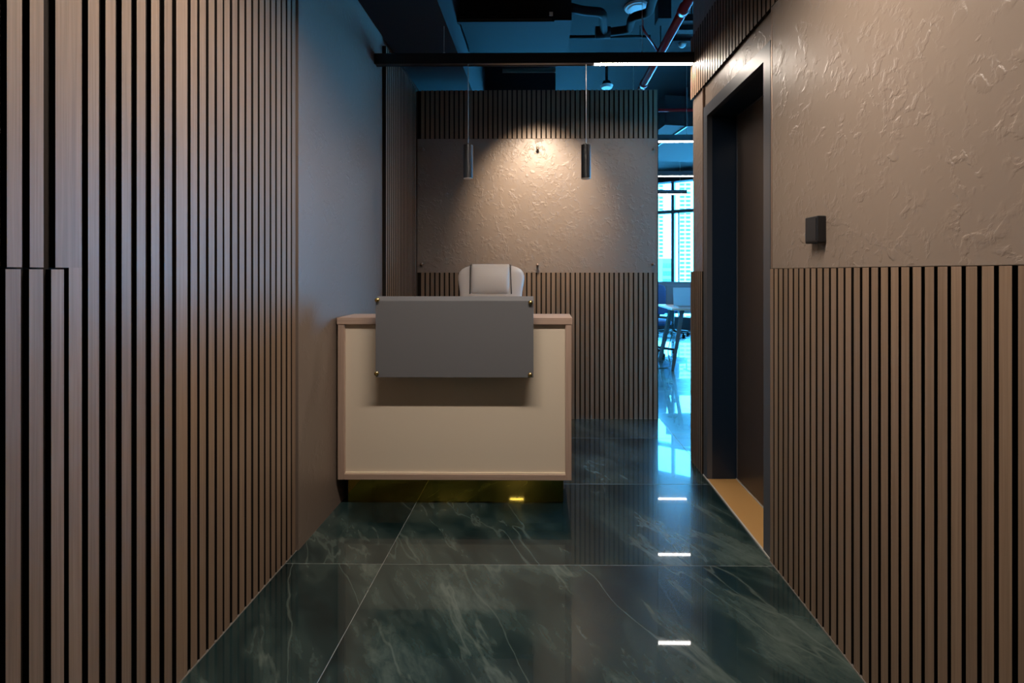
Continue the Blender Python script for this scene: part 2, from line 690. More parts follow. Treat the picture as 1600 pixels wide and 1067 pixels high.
# right wall -----------------------------------------------------------------
wr = struct(boxes('wall_right', [(XRW, 1.6, YREAR, YF0, 0, CEIL), (XRW, 1.6, YF1, YEND, 0, CEIL),
                                 (XRW, 1.6, YF0, YF1, 2.165, CEIL), (1.2, 1.6, YF0, YF1, 0, 2.165)], M['plaster']),
            'right corridor wall of glossy taupe stucco over a brown slat wainscot', 'wall')
R_PX = [(1203.4, 1208.5), (1210, 1215.3), (1217.2, 1222.7), (1225, 1230.5), (1232.7, 1238.5), (1241, 1247),
        (1249.5, 1255), (1258.5, 1265), (1268, 1274), (1278, 1284), (1288, 1294.8), (1299, 1306), (1310, 1317.7),
        (1321.5, 1329.5), (1334.5, 1343), (1348, 1357), (1362, 1371.5), (1377, 1387), (1392.7, 1403.3), (1409, 1420),
        (1426.5, 1439), (1445.5, 1459), (1466, 1479.5), (1486.5, 1502), (1510, 1526), (1535, 1552), (1561.5, 1580.5)]


def yR(px):
    return atX(px, 485, XR).y


yr0 = yR(1203.2)
PF = .944                          # face of the near stucco panel
box('slat_backing', (XR + ST, XRW, .1, yr0, 0, LOWR), M['felt'], wr)
for a, b in R_PX:
    slat(wr, 'R', (yR(a) + yR(b)) / 2, 0, LOWR, XR)
yk = (yR(1561.5) + yR(1580.5)) / 2
for k in range(1, 18):
    slat(wr, 'R', yk - k * PITCH, 0, LOWR, XR)
box('stucco_panel', (PF, XRW, YREAR + .01, yr0 - .012, LOWR, UPB + .01), M['plaster'], wr, .002)
box('edge_trim', (PF - .001, XRW, yr0 - .011, yr0 - .002, LOWR, UPB + .01), M['bronze'], wr, .001)
# far strip of wainscot past the door
box('slat_backing', (XR + ST, XRW, YF1 + .004, YEND, 0, LOWR - .01), M['felt'], wr)
for k in range(6):
    slat(wr, 'R', YEND - SW / 2 - k * .0385, 0, LOWR - .01, XR)
box('edge_trim', (PF, XRW, YF1 + .002, YF1 + .010, LOWR - .01, UPB), M['bronze'], wr)
# slat band above the door
box('slat_backing', (XR + ST, XRW, .3, YEND, UPB + .006, TOP), M['felt'], wr)
k = 0
while YEND - SW / 2 - k * PITCH > .35:
    slat(wr, 'R', YEND - SW / 2 - k * PITCH, UPB + .006, TOP, XR)
    k += 1
struct(box('baseboard_right', (XR - .003, XR + .004, .1, yr0, 0, .0035), M['bead']),
       'thin pale caulk bead along the foot of the right wainscot', 'caulk line')
struct(box('baseboard_left', (XL - .004, XL + .003, .1, yl_end, 0, .0025), M['bead']),
       'thin pale caulk bead along the foot of the left slat wall', 'caulk line')

# walls out of view
struct(box('wall_rear', (-1.4, 1.6, YREAR - .15, YREAR, 0, CEIL), M['plain']), 'plain taupe end wall of the corridor',
       'wall')
struct(box('wall_office_front', (1.6, 12.2, YEND - .18, YEND, 0, CEIL), M['white_wall']),
       'pale office wall beyond the end of the right corridor wall', 'wall')
struct(box('wall_office_right', (XO1, 12.2, YEND, yw(12.0) + .05, 0, CEIL), M['white_wall']),
       'pale right hand wall of the open office', 'wall')

# door -----------------------------------------------------------------------
dr = bpy.data.objects.new('door_1', None)
COL.objects.link(dr)
dr.location = (XRW, (YD0 + YD1) / 2, 0)
struct(dr, 'recessed dark brown metal door in a deep navy frame with tan sill', 'door')
XD = 1.118
FZ0, FZ1 = 2.10, 2.165
boxes('frame_face', [(XRW - .010, XRW + .02, YF0, YD0, 0, FZ1), (XRW - .010, XRW + .02, YD1, YF1, 0, FZ1),
                     (XRW - .010, XRW + .02, YD0, YD1, FZ0, FZ1)], M['frame'], dr)
box('jamb', (XRW + .02, XD + .06, YF0 + .001, YD0, 0, FZ1), M['navy'], dr)
box('jamb', (XRW + .02, XD + .06, YD1, YF1 - .001, 0, FZ1), M['navy'], dr)
box('head', (XRW + .02, XD + .06, YD0, YD1, FZ0, FZ1), M['navy'], dr)
lf = box('door_leaf', (XD, XD + .045, YD0 + .004, YD1 - .004, .012, FZ0 - .004), M['leaf'], dr, .002)
box('edge_strip', (XD - .004, XD, YD1 - .012, YD1 - .006, .012, FZ0 - .004), M['frame'], dr)
box('edge_strip', (XD - .004, XD, YD0 + .006, YD1 - .012, FZ0 - .012, FZ0 - .005), M['frame'], dr)
box('sill', (XRW - .006, XD + .05, YD0 + .001, YD1 - .001, -.002, .005), M['sill'], dr)
box('sill_edge', (XRW - .014, XRW - .006, YF0, YF1, -.001, .006), M['caulk'], dr)
box('sill_seal', (XD - .006, XD - .002, YD0 + .002, YD1 - .002, .005, .011), M['caulk'], dr)

# window wall ----------------------------------------------------------------
def wbox(bm, s0, s1, z0, z1, d0, d1):
    vs_ = [bm.verts.new(winp(s, z, d)) for s in (s0, s1) for d in (d0, d1) for z in (z0, z1)]
    for f in ((0, 1, 3, 2), (4, 6, 7, 5), (0, 4, 5, 1), (2, 3, 7, 6), (0, 2, 6, 4), (1, 5, 7, 3)):
        bm.faces.new([vs_[k] for k in f])
    return bm


def wpart(name, b, m, parent):
    return link(name, wbox(bmesh.new(), *b), m, parent)


win = bpy.data.objects.new('window_1', None)
COL.objects.link(win)
win.location = WIN
struct(win, 'floor-to-ceiling office window in dark frames, the blue of daylight put into its glass', 'window')
WH, WTR = 3.08, 2.455
S0, S1 = -4.75, 10.75  # right end lengthened out of view to light the left wall
mull = [S0 + .03] + [.044 + 1.5 * k for k in range(-3, 8)] + [S1 - .03]
mull = sorted({round(s, 3) for s in mull if S0 <= s <= S1})
for s in mull:
    wpart('mullion', (s - .03, s + .03, 0, WH, -.06, .06), M['mullion'], win)
wpart('mullion', (.150, .168, .26, WTR - .035, -.03, .03), M['mullion'], win)
for a, b in zip(mull, mull[1:]):
    wpart('transom', (a + .03, b - .03, WTR - .035, WTR + .035, -.06, .06), M['mullion'], win)
    wpart('bottom_rail', (a + .03, b - .03, 0, .26, -.06, .06), M['mullion'], win)
    wpart('pane', (a + .03, b - .03, .26, WTR - .035, .010, .018), M['glass'], win)
    wpart('pane', (a + .03, b - .03, WTR + .035, WH, .010, .018), M['glass'], win)
struct(link('wall_window_head', wbox(bmesh.new(), S0, S1, WH, CEIL, -.10, .12), M['slab_dark']),
       'dark lintel band above the office window', 'lintel')

# ------------------------------------------------------------------ reception desk
YFD = 2.386                        # front plane of the desk
DX0, DX1 = -1.038, .144
DZ1 = 1.2 - (496.5 - CY) * YFD / F
DZ0 = 1.2 - (751 - CY) * YFD / F
desk = thing('reception_desk', 'cream fronted reception desk with pale oak edging and a floating grey plate',
             'reception desk', ((DX0 + DX1) / 2, 2.7, 0))
TH = .034
box('counter_top', (DX0 - .003, DX1 + .004, YFD, YFD + .222, DZ1 - TH, DZ1), M['oakx'], desk, .0012)
box('side_panel', (DX0, DX0 + .034, YFD + .003, YFD + .56, DZ0, DZ1 - TH), M['oakz'], desk, .001)
box('side_panel', (DX1 - .030, DX1, YFD + .003, YFD + .56, DZ0, DZ1 - TH), M['oakz'], desk, .001)
box('bottom_rail', (DX0 + .034, DX1 - .030, YFD + .003, YFD + .10, DZ0, DZ0 + .028), M['oakx'], desk, .001)
box('front_panel', (DX0 + .034, DX1 - .030, YFD + .018, YFD + .036, DZ0 + .028, DZ1 - TH), M['cream'], desk)
box('panel_bead', (DX0 + .034, DX1 - .030, YFD + .010, YFD + .018, DZ0 + .028, DZ0 + .034), M['cream'], desk)
box('work_surface', (DX0 + .034, DX1 - .030, YFD + .036, YFD + .53, .705, .735), M['oakx'], desk)
box('bottom_board', (DX0 + .034, DX1 - .030, YFD + .10, YFD + .30, DZ0, DZ0 + .02), M['oakx'], desk)
box('kick_plate', (-1.016, .106, 2.466, 2.472, 0, DZ0), M['goldmirror'], desk)
box('plinth', (-1.014, .104, 2.472, 2.62, 0, DZ0), M['black'], desk)
# floating grey plate
PX0, PX1 = atY(587, 530, 2.308).x, atY(833.5, 530, 2.308).x
PZ0 = atY(700, 589.5, 2.308).z
PZ1 = atY(700, 471, 2.308).z
PZ2 = PZ1 + .024
bm = bmesh.new()
prof = [(2.308, PZ0), (2.336, PZ0), (2.336, PZ2), (2.331, PZ2), (2.3135, PZ1 + .0035), (2.3135, PZ1), (2.308, PZ1)]
A = [bm.verts.new((PX0, y, z)) for y, z in prof]
B = [bm.verts.new((PX1, y, z)) for y, z in prof]
bm.faces.new(A)
bm.faces.new(B[::-1])
for k in range(len(prof)):
    q = (k + 1) % len(prof)
    bm.faces.new((A[k], A[q], B[q], B[k]))
plate = link('front_plate', bm, M['grey'], desk)
for sx, sz, yb_ in [(588.5, 583.5, YFD + .019), (828.3, 585.5, YFD + .019), (589.5, 468.5, 2.352), (829, 472.5, 2.352)]:
    c = atY(sx, sz, 2.303)
    bm = bmesh.new()
    cyl(bm, (c.x, 2.297, c.z), (c.x, 2.306, c.z), .0105, seg=18)
    cyl(bm, (c.x, 2.306, c.z), (c.x, yb_, c.z), .0075, seg=14)
    link('standoff', bm, M['gold'], plate, True)

# ------------------------------------------------------------------ white leather chair behind the desk
YC = 3.36
cxh = atY(766.5, 430, YC).x
ch = thing('office_chair', 'white leather executive chair with padded winged headrest behind the desk', 'chair',
           (cxh, YC - .22, 0))
pxm = YC / F


def zc(py):
    return EYE - (py - CY) * pxm


bm = bmesh.new()
R = []
hw_px = [(462, 49), (456, 49.5), (449, 50.5), (443, 51.5), (437, 52.3), (431, 52.5), (426, 51), (421, 47), (417.5, 41),
         (415.2, 34), (414, 26)]
low = [(.47, .19, .045), (.50, .225, .055), (.58, .245, .06), (.70, .25, .06), (.82, .245, .058), (.92, .235, .055),
       (.99, .224, .052)]
for z, hw, hdp in low:
    R.append((cxh, YC - .02 + .10 * (z - .47) ** 1.2, z, hw, hdp, 3.2))
for py, hp in hw_px:
    z = zc(py)
    R.append((cxh, YC - .02 + .10 * (z - .47) ** 1.2, z, hp * pxm, .050 if py > 420 else .036, 3.0))
loft(bm, R, 40)
back = link('backrest', bm, M['leather'], ch, True)
# centre cushion of the headrest, bulging forward
bm = bmesh.new()
R = []
x0c, x1c = atY(735.5, 430, YC).x, atY(796.5, 430, YC).x
for k in range(15):
    t = k / 14
    z = zc(460) + (zc(412.6) - zc(460)) * t
    e = math.sin(math.pi * min(max(t, .0), 1.0)) ** .45
    R.append(((x0c + x1c) / 2, YC - .02 + .10 * (z - .47) ** 1.2 - .034, z, (x1c - x0c) / 2 * (.95 + .05 * e), .012 + .036 * e, 4.0))
loft(bm, R, 36)
cu = link('headrest_cushion', bm, M['leather'], ch, True)
for xs, dx in ((x0c, -.003), (x1c, .003)):
    bm = bmesh.new()
    pts = []
    for k in range(13):
        t = k / 12
        z = zc(459) + (zc(413.8) - zc(459)) * t
        pts.append((xs + dx + .010 * (1 - t) * (1 if dx > 0 else 0), YC - .02 + .10 * (z - .47) ** 1.2 - .050 + (.022 if t > .93 else 0), z))
    tube(bm, pts, .0042, 8)
    link('seam', bm, M['seam'], cu, True)
bm = bmesh.new()
loft(bm, [(cxh, YC - .27, .40, .22, .22, 3.4), (cxh, YC - .27, .415, .25, .25, 3.6), (cxh, YC - .27, .47, .258, .258, 3.6),
          (cxh, YC - .27, .505, .245, .245, 3.4), (cxh, YC - .27, .517, .19, .19, 3)], 36)
link('seat', bm, M['leather'], ch, True)
for s in (-1, 1):
    bm = bmesh.new()
    tube(bm, round_pts([(cxh + s * .22, YC - .05, .45), (cxh + s * .29, YC - .05, .47), (cxh + s * .29, YC - .09, .64),
                        (cxh + s * .29, YC - .40, .64), (cxh + s * .29, YC - .43, .46), (cxh + s * .22, YC - .40, .44)], .05), .014, 10)
    arm = link('armrest', bm, M['chrome'], ch, True)
    bm = bmesh.new()
    bx(bm, cxh + s * .29 - .028, cxh + s * .29 + .028, YC - .37, YC - .10, .645, .672, .010, 3)
    link('arm_pad', bm, M['leather'], arm, True)
bm = bmesh.new()
cyl(bm, (cxh, YC - .25, .09), (cxh, YC - .25, .41), .026, seg=18)
link('gas_lift', bm, M['black'], ch, True)
bm = bmesh.new()
for k in range(5):
    a = 2 * math.pi * k / 5 + .3
    e = Vector((cxh + .28 * math.cos(a), YC - .25 + .28 * math.sin(a), .075))
    cyl(bm, (cxh, YC - .25, .11), e, .028, .016, 10)
link('star_base', bm, M['chrome'], ch, True)
for k in range(5):
    a = 2 * math.pi * k / 5 + .3
    c = Vector((cxh + .28 * math.cos(a), YC - .25 + .28 * math.sin(a), .03))
    t = Vector((-math.sin(a), math.cos(a), 0)) * .022
    bm = bmesh.new()
    cyl(bm, c - t, c + t, .030, seg=16)
    cyl(bm, c, c + Vector((0, 0, .045)), .009, seg=8)
    link('caster', bm, M['black'], ch, True)

# ------------------------------------------------------------------ six studs left on the stucco field
for sx, sz in [(660, 232.5), (840, 232), (1021.5, 232), (659, 412.5), (840, 414), (1021, 413)]:
    c = atY(sx, sz, YB - .03)
    bm = bmesh.new()
    cyl(bm, (c.x, YB - .042, c.z), (c.x, YB - .028, c.z), .0125, seg=18)
    cyl(bm, (c.x, YB - .029, c.z), (c.x, YB + .006, c.z), .009, seg=14)
    link('stud', bm, M['bronze'], wb, True)

# ------------------------------------------------------------------ lamps
def linear_light(name, label, Y, x0, x1, z, dmat, wires, group=None, lit=None, top=CEIL, lip=0.0):
    t = thing(name, label, 'light', ((x0 + x1) / 2, Y, z), 0, group)
    box('housing', (x0, x1, Y - .021, Y + .021, z, z + .062), M['blackmetal'], t)
    a, b = lit or (x0 + .004, x1 - .004)
    if lip:
        # the diffuser sits up inside the profile between two lips
        for s_ in (-1, 1):
            box('lip', (x0, x1, Y + s_ * .0205 - .0015, Y + s_ * .0205 + .0015, z - lip, z + .002), M['blackmetal'], t)
        for xx in (x0, x1 - .002):
            box('end_cap', (xx, xx + .002, Y - .019, Y + .019, z - lip, z + .002), M['blackmetal'], t)
    box(name.replace('linear_light', 'diffuser') if name.endswith('_offscreen') else 'diffuser', (a, b, Y - .019, Y + .019, z - (.0015 if lip else .005), z + .001), dmat, t)
    for xw in wires:
        bm = bmesh.new()
        cyl(bm, (xw, Y, z + .06), (xw, Y, top), .0016, seg=6)
        cyl(bm, (xw, Y, z + .06), (xw, Y, z + .075), .006, seg=8)
        link('suspension_wire', bm, M['cord'], t)
    return t


YT = 2.97
ZT = atY(1000, 99.5, YT).z
xt0, xt1 = XLW + .001, XR - .001
xl0 = atY(929, 99, YT).x
track = linear_light('track_light', 'long black ceiling track above the desk with a lit white section by the door',
                     YT, xt0, xt1, ZT, M['lamp_track'], [-.62, .62], lit=(xl0, xt1 - .006), lip=.0035)
bm = bmesh.new()
cyl(bm, (-.04, YT + .020, ZT + .034), (-.04, YT + .030, ZT + .030), .017, seg=20)
link('spot_insert', bm, M['lens'], track)
ld = bpy.data.lights.new('track_spot', 'SPOT')
ld.energy = SPOT_W
ld.color = (1.0, .80, .60)
ld.spot_size = math.radians(68)
ld.spot_blend = .9
ld.shadow_soft_size = .025
lo = bpy.data.objects.new('track_spot', ld)
COL.objects.link(lo)
sp = Vector((-.04, YT + .062, ZT + .012))
lo.location = sp - wloc(track)
lo.rotation_euler = (Vector((-.03, YB, 1.80)) - sp).to_track_quat('-Z', 'Y').to_euler()
lo.parent = track

linear_light('linear_light_offscreen', 'suspended linear lamp over the corridor in front of the desk', 1.28, -.62, .62, ZT, M['lamp'],
             [-.5, .5], lip=.0105)
linear_light('short_linear_light_offscreen', 'short suspended linear lamp over the corridor entrance end', -2.77, -.54, -.31, ZT, M['lamp'],
             [-.50, -.35], lip=.0105)
linear_light('linear_light', 'suspended linear lamp in the office gap just past the back partition', 4.73, .75, 2.3,
             atY(1050, 221, 4.73).z, M['lamp_low'], [.9, 1.43])
linear_light('linear_light', 'suspended linear lamp in the office below the bright ceiling wedge', 6.09, .6, 2.6,
             atY(1050, 275, 6.09).z, M['lamp_low'], [1.45, 2.4], top=2.86)
linear_light('linear_light', 'suspended linear lamp ending in front of the window transom', 7.63, .8,
             atY(1073, 300, 7.63).x, atY(1050, 303, 7.63).z, M['lamp_low'], [1.25, 2.2])

for px, lab in ((731.5, 'slim dark cylinder pendant lamp above the white chair'),
                (915.5, 'slim dark cylinder pendant lamp above the desk end near the office gap')):
    c = atY(px, 250, YT)
    zt_, zb_ = atY(px, 227, YT).z, atY(px, 278.5, YT).z
    t = thing('pendant_lamp', lab, 'lamp', (c.x, YT, zb_), 0, 'pair of pendant lamps over the desk')
    bm = bmesh.new()
    cyl(bm, (c.x, YT, zb_), (c.x, YT, zt_), .0305, seg=32)
    body = link('lamp_body', bm, M['pendant'], t)
    bm = bmesh.new()
    cyl(bm, (c.x, YT, zt_), (c.x, YT, zt_ + .012), .010, .006, 16)
    link('cord_grip', bm, M['blackmetal'], t)
    bm = bmesh.new()
    tube(bm, [(c.x, YT, zt_ + .01), (c.x + .0006, YT, (zt_ + ZT) / 2), (c.x, YT, ZT + .002)], .0026, 8)
    link('cord', bm, M['cord'], t)
    bm = bmesh.new()
    cyl(bm, (c.x, YT, zb_ - .0035), (c.x, YT, zb_ + .001), .0285, seg=32)
    link('lens', bm, M['lens'], t)

# ------------------------------------------------------------------ reader on the right wall
ya, yb = atX(1282, 358, PF - .02).y, atX(1262, 358, PF - .02).y
za, zb = atX(1272, 380, PF - .02).z, atX(1272, 338.5, PF - .02).z
rd = thing('access_reader', 'small black access reader box on the right stucco wall', 'card reader',
           (PF, (ya + yb) / 2, za))
bm = bmesh.new()
bx(bm, PF - .030, PF, ya, yb, za, zb, .004, 2)
link('reader_body', bm, M['black'], rd)
box('reader_face', (PF - .0315, PF - .029, ya + .008, yb - .008, za + .008, zb - .008), M['blackmetal'], rd)

# ------------------------------------------------------------------ services under the ceiling
ZP = 3.02
p0, p1 = atZ(1071, 10, ZP), atZ(990, 140, ZP)
px_ = p0.x
bm = bmesh.new()
cyl(bm, (px_, 1.2, ZP), (px_, 9.3, ZP), .034, seg=20)
rp = thing('sprinkler_pipe', 'red sprinkler main running lengthwise under the blue ceiling', 'pipe', (px_, 3.5, ZP))
link('pipe', bm, M['red'], rp, True)
for y in (1.8, 3.3, 4.6, 6.3, 8.2):
    bm = bmesh.new()
    cyl(bm, (px_, y - .03, ZP), (px_, y + .03, ZP), .041, seg=20)
    link('coupling', bm, M['red'], rp, True)
for y in (2.4, 3.95, 6.9):
    bm = bmesh.new()
    cyl(bm, (px_, y, ZP + .03), (px_, y, CEIL), .005, seg=8)
    cyl(bm, (px_, y - .012, ZP), (px_, y + .012, ZP), .037, seg=16)
    link('hanger', bm, M['blackmetal'], rp)
c = atZ(1054, 173.5, ZP - .03)
cr = thing('sprinkler_pipe', 'thin red sprinkler branch crossing the office gap from side to side', 'pipe', (1.4, c.y, ZP - .03))
bm = bmesh.new()
cyl(bm, (px_ - .01, c.y, ZP - .02), (5.6, c.y, ZP - .02), .017, seg=16)
link('pipe', bm, M['red'], cr, True)
for xx in (2.2, 4.2):
    bm = bmesh.new()
    cyl(bm, (xx, c.y, ZP), (xx, c.y, CEIL), .004, seg=8)
    link('hanger', bm, M['blackmetal'], cr)
# red drop with flexible hose by the main
bm = bmesh.new()
tube(bm, round_pts([(px_ - .02, 3.95, ZP + .01), atZ(1012, 56, ZP + .04), atZ(1004, 45, ZP + .08), atZ(1004, 30, ZP + .20)], .05),
     .009, 8)
tag(link('sprinkler_hose', bm, M['red'], None, True), 'thin red hose curling off the sprinkler main', 'hose')

ZI = 3.16
pts = [atZ(892, 12, ZI), atZ(912, 17, ZI), atZ(942, 19, ZI), atZ(944, 51, ZI), atZ(984, 46, ZI), atZ(987, 27, ZI), atZ(1014, 20, ZI),
       atZ(1022, -8, ZI), atZ(1028, -60, ZI)]
dp = thing('insulated_pipe', 'black insulated pipe zigzagging under the blue ceiling', 'pipe', (pts[3].x, pts[3].y, ZI))
bm = bmesh.new()
tube(bm, round_pts(pts, .05), .033, 14)
link('pipe', bm, M['pipe'], dp, True)
bm = bmesh.new()
cyl(bm, Vector(pts[3]) + Vector((-.07, .0, 0)), Vector(pts[3]) + Vector((.05, 0, 0)), .048, seg=16)
link('valve', bm, M['pipe'], dp, True)
for q in (3, 4, 6):
    link('hanger', cyl(bmesh.new(), pts[q], Vector((pts[q].x, pts[q].y, CEIL)), .005, seg=8), M['blackmetal'], dp)
# straight conduit behind it
c = atZ(930, 57.5, ZI + .05)
bm = bmesh.new()
cyl(bm, (atZ(858, 57.5, ZI + .05).x, c.y, ZI + .05), (px_ - .06, c.y, ZI + .05), .014, seg=10)
cn = thing('conduit', 'dark straight conduit running crosswise beside the zigzag pipe', 'conduit', (c.x, c.y, ZI + .05))
link('pipe', bm, M['pipe'], cn, True)
for px in (880, 1000):
    q = atZ(px, 57.5, ZI + .05)
    link('hanger', cyl(bmesh.new(), (q.x, c.y, ZI + .05), (q.x, c.y, CEIL), .004, seg=8), M['blackmetal'], cn)

# round ceiling speaker
c = atZ(995, 13.5, CEIL - .012)
sk = thing('ceiling_speaker', 'round pale ceiling speaker beside the red main', 'speaker', (c.x, c.y, CEIL))
bm = bmesh.new()
for r0, r1, z0, z1 in ((.100, .092, CEIL, CEIL - .014),):
    cyl(bm, (c.x, c.y, z0), (c.x, c.y, z1), r0, r1, 40)
link('rim', bm, M['device'], sk)
bm = bmesh.new()
cyl(bm, (c.x, c.y, CEIL - .014), (c.x, c.y, CEIL - .019), .074, .066, 36)
link('grille', bm, M['lens'], sk)

# pendent sprinkler just over the back partition
c = atZ(948, 137, 2.98)
sh = thing('fire_sprinkler', 'small pale sprinkler head peeping over the back partition', 'sprinkler', (c.x, c.y, 2.98))
bm = bmesh.new()
cyl(bm, (c.x, c.y, CEIL), (c.x, c.y, 3.03), .014, seg=12)
link('drop', bm, M['pipe'], sh)
bm = bmesh.new()
cyl(bm, (c.x, c.y, 3.04), (c.x, c.y, 3.0), .036, .05, 20)
link('cup', bm, M['pipe'], sh)
bm = bmesh.new()
cyl(bm, (c.x, c.y, 3.0), (c.x, c.y, 2.975), .062, .05, 20)
link('cover', bm, M['device'], sh)

# emergency light at the end of the slat band
c = atZ(1066, 72, CEIL - .05)
el = thing('emergency_light', 'half-round pale emergency light on the ceiling near the slat band end', 'light', (c.x, c.y, CEIL))
bm = bmesh.new()
bx(bm, c.x - .10, c.x + .08, c.y - .06, c.y + .06, CEIL - .03, CEIL, .004)
link('base', bm, M['pipe'], el)
bm = bmesh.new()
loft(bm, [(c.x, c.y, CEIL - .03, .034, .034, 2), (c.x, c.y, CEIL - .05, .030, .030, 2), (c.x, c.y, CEIL - .062, .016, .016, 2)], 20)
link('lens', bm, M['device'], el, True)

# cable trays right of the red main
for i, (py, zt_, lab) in enumerate(((36, 3.12, 'dark cable tray right of the red main, the one further from the desk lamp'),
                                    (50, 3.10, 'dark cable tray right of the red main, the one closer to the office'))):
    c = atZ(1040, py, zt_)
    x1_ = 2.2
    x0_ = px_ + .07
    ct = thing('cable_tray', lab, 'cable tray', ((x0_ + x1_) / 2, c.y, zt_))
    boxes('tray', [(x0_, x1_, c.y - .035, c.y + .035, zt_, zt_ + .004), (x0_, x1_, c.y - .035, c.y - .031, zt_, zt_ + .05),
                   (x0_, x1_, c.y + .031, c.y + .035, zt_, zt_ + .05)], M['pipe'], ct)
    for xx in (x0_ + .1, x1_ - .1):
        link('hanger', cyl(bmesh.new(), (xx, c.y, zt_), (xx, c.y, CEIL), .005, seg=8), M['blackmetal'], ct)
# black junction box on the main
c = atZ(1036, 38, 3.1)
jb = thing('junction_box', 'black junction box beside the red sprinkler main', 'junction box', (c.x, c.y, CEIL))
boxes('box', [(c.x - .05, c.x + .05, c.y - .05, c.y + .06, 3.12, CEIL)], M['pipe'], jb)

# fan coil unit over the desk
a, b = atZ(698, 38, 2.93), atZ(866, 38, 2.93)
yf_ = a.y
xe_ = atY(893, 10, yf_ + .03).x
fc = thing('fan_coil_unit', 'long dark ducted air unit hung under the ceiling over the partition', 'air unit', ((a.x + b.x) / 2, yf_ + .3, 2.95))
box('casing', (-.585, xe_, yf_ + .03, yf_ + .56, 2.97, CEIL - .03), M['slab_dark'], fc)
box('outlet_frame', (a.x, b.x, yf_, yf_ + .03, 2.945, 3.02), M['pipe'], fc)
for k in range(3):
    box('louvre', (a.x + .02, b.x - .02, yf_ - .02, yf_, 2.955 + k * .022, 2.961 + k * .022), M['slab_dark'], fc)
box('outlet_cap', (b.x - .035, b.x - .01, yf_ - .024, yf_ - .018, 2.975, 3.0), M['device'], fc)
for xx in (-.5, xe_ - .06):
    box('hanger', (xx, xx + .012, yf_ + .25, yf_ + .262, CEIL - .031, CEIL), M['blackmetal'], fc)
# grey slot diffuser on a dropped duct further back
a, b = atY(785, 106, 4.9), atY(868, 106, 4.9)
dd = thing('slot_diffuser_duct', 'dark dropped duct with a pale slot diffuser behind the partition top', 'duct', ((a.x + b.x) / 2, 5.1, a.z))
box('duct_body', (a.x - .42, b.x, 4.92, 5.5, 2.98, CEIL), M['pipe'], dd)
box('slot_frame', (a.x, b.x, 4.895, 4.92, atY(800, 113, 4.9).z, atY(800, 105, 4.9).z), M['bronze'], dd)
box('slot_frame', (a.x, b.x, 4.895, 4.92, atY(800, 103, 4.9).z, atY(800, 99, 4.9).z), M['blackmetal'], dd)
# bulkhead added along the left wall to keep the ceiling there dark
struct(box('shade_bulkhead', (-1.050, -.60, 1.9, 5.6, 2.74, CEIL), M['ceil']), 'boxed bulkhead added to darken the ceiling along the left wall', 'bulkhead')

# duct across the office gap
ad = thing('air_duct', 'wide dark air duct under the office ceiling, crossing the gap on a slant', 'duct', (2.4, 6.3, 2.86), math.radians(9))
bm = bmesh.new()
bx(bm, -1.15, 2.6, -.75, .92, 0, .34)
link('duct_body', bm, M['slab_dark'], ad, world=False)
for xx in (-.9, 1.8):
    bm = bmesh.new()
    bx(bm, xx, xx + .02, -.77, .94, -.012, .0)
    bx(bm, xx, xx + .02, -.77, -.75, 0, .437)
    bx(bm, xx, xx + .02, .92, .94, 0, .437)
    bmesh.ops.remove_doubles(bm, verts=bm.verts, dist=.0001)
    link('strap', bm, M['blackmetal'], ad, world=False)

# ------------------------------------------------------------------ open office
c = atZ(1050, 482, .755)
YK = 5.7
cX = atY(1050, 482, YK).x


def office_desk(label, x, y, ln=1.6, dp=.8, d0=.13):
    t = thing('office_desk', label, 'desk', (x, y, 0), 0, 'white office desks by the window')

    def part(name, bm, m, sm=False):
        return link(name, bm, m, t, sm, world=False)
    tp = part('desk_top', bx(bmesh.new(), 0, ln, 0, dp, .735, .757, .002), M['deskwhite'])
    o = link('edge_band', bx(bmesh.new(), 0, ln, -.003, 0, .735, .757), M['deskedge'], tp, world=False)
    for sx, sy in ((0, 0), (1, 0), (0, 1), (1, 1)):
        tx, ty = (.17 if sx == 0 else ln - .17), (.16 if sy == 0 else dp - .16)
        fx, fy = (.03 if sx == 0 else ln - .03), (.08 if sy == 0 else dp - .08)
        bm = bmesh.new()
        cyl(bm, (fx, fy, 0), (tx, ty, .735), .026, .036, 4)
        part('leg', bm, M['mullion'])
    part('frame_beam', bx(bmesh.new(), .12, ln - .12, .14, .19, .69, .735), M['laptop'])
    part('frame_beam', bx(bmesh.new(), .12, ln - .12, dp - .19, dp - .14, .69, .735), M['laptop'])
    sc = part('divider_screen', bx(bmesh.new(), d0, ln - .02, dp - .030, dp - .006, .757, 1.02, .004), M['screen'])
    return t


office_desk('white office desk with splayed grey leg, carrying the open laptop', cX, YK)
office_desk('white office desk standing further back under the window', cX + .25, YK + 2.05, 1.6, .8, .03)
lx = atY(1052, 470, YK + .28).x
lp = thing('laptop', 'open grey laptop on the white office desk', 'laptop', (lx, YK + .2, .757))
box('keyboard_base', (lx, lx + .31, YK + .04, YK + .26, .757, .771), M['laptop'], lp, .002)
bm = bmesh.new()
bx(bm, lx, lx + .31, YK + .258, YK + .266, .765, 1.0, .002)
bmesh.ops.rotate(bm, verts=bm.verts, cent=(lx, YK + .26, .77), matrix=Matrix.Rotation(math.radians(-8), 3, 'X'))
link('screen', bm, M['laptop'], lp)
box('keys', (lx + .02, lx + .31, YK + .12, YK + .24, .771, .7722), M['black'], lp)
kx = atY(1074, 472, YK + .12).x + .19
cp = thing('mug', 'small white mug beside the laptop', 'mug', (kx + .05, YK + .12, .757))
bm = bmesh.new()
loft(bm, [(kx + .05, YK + .12, .757, .032, .032, 2), (kx + .05, YK + .12, .765, .038, .038, 2), (kx + .05, YK + .12, .845, .040, .040, 2),
          (kx + .05, YK + .12, .845, .036, .036, 2), (kx + .05, YK + .12, .775, .034, .034, 2)], 20)
link('cup', bm, M['deskwhite'], cp, True)
bm = bmesh.new()
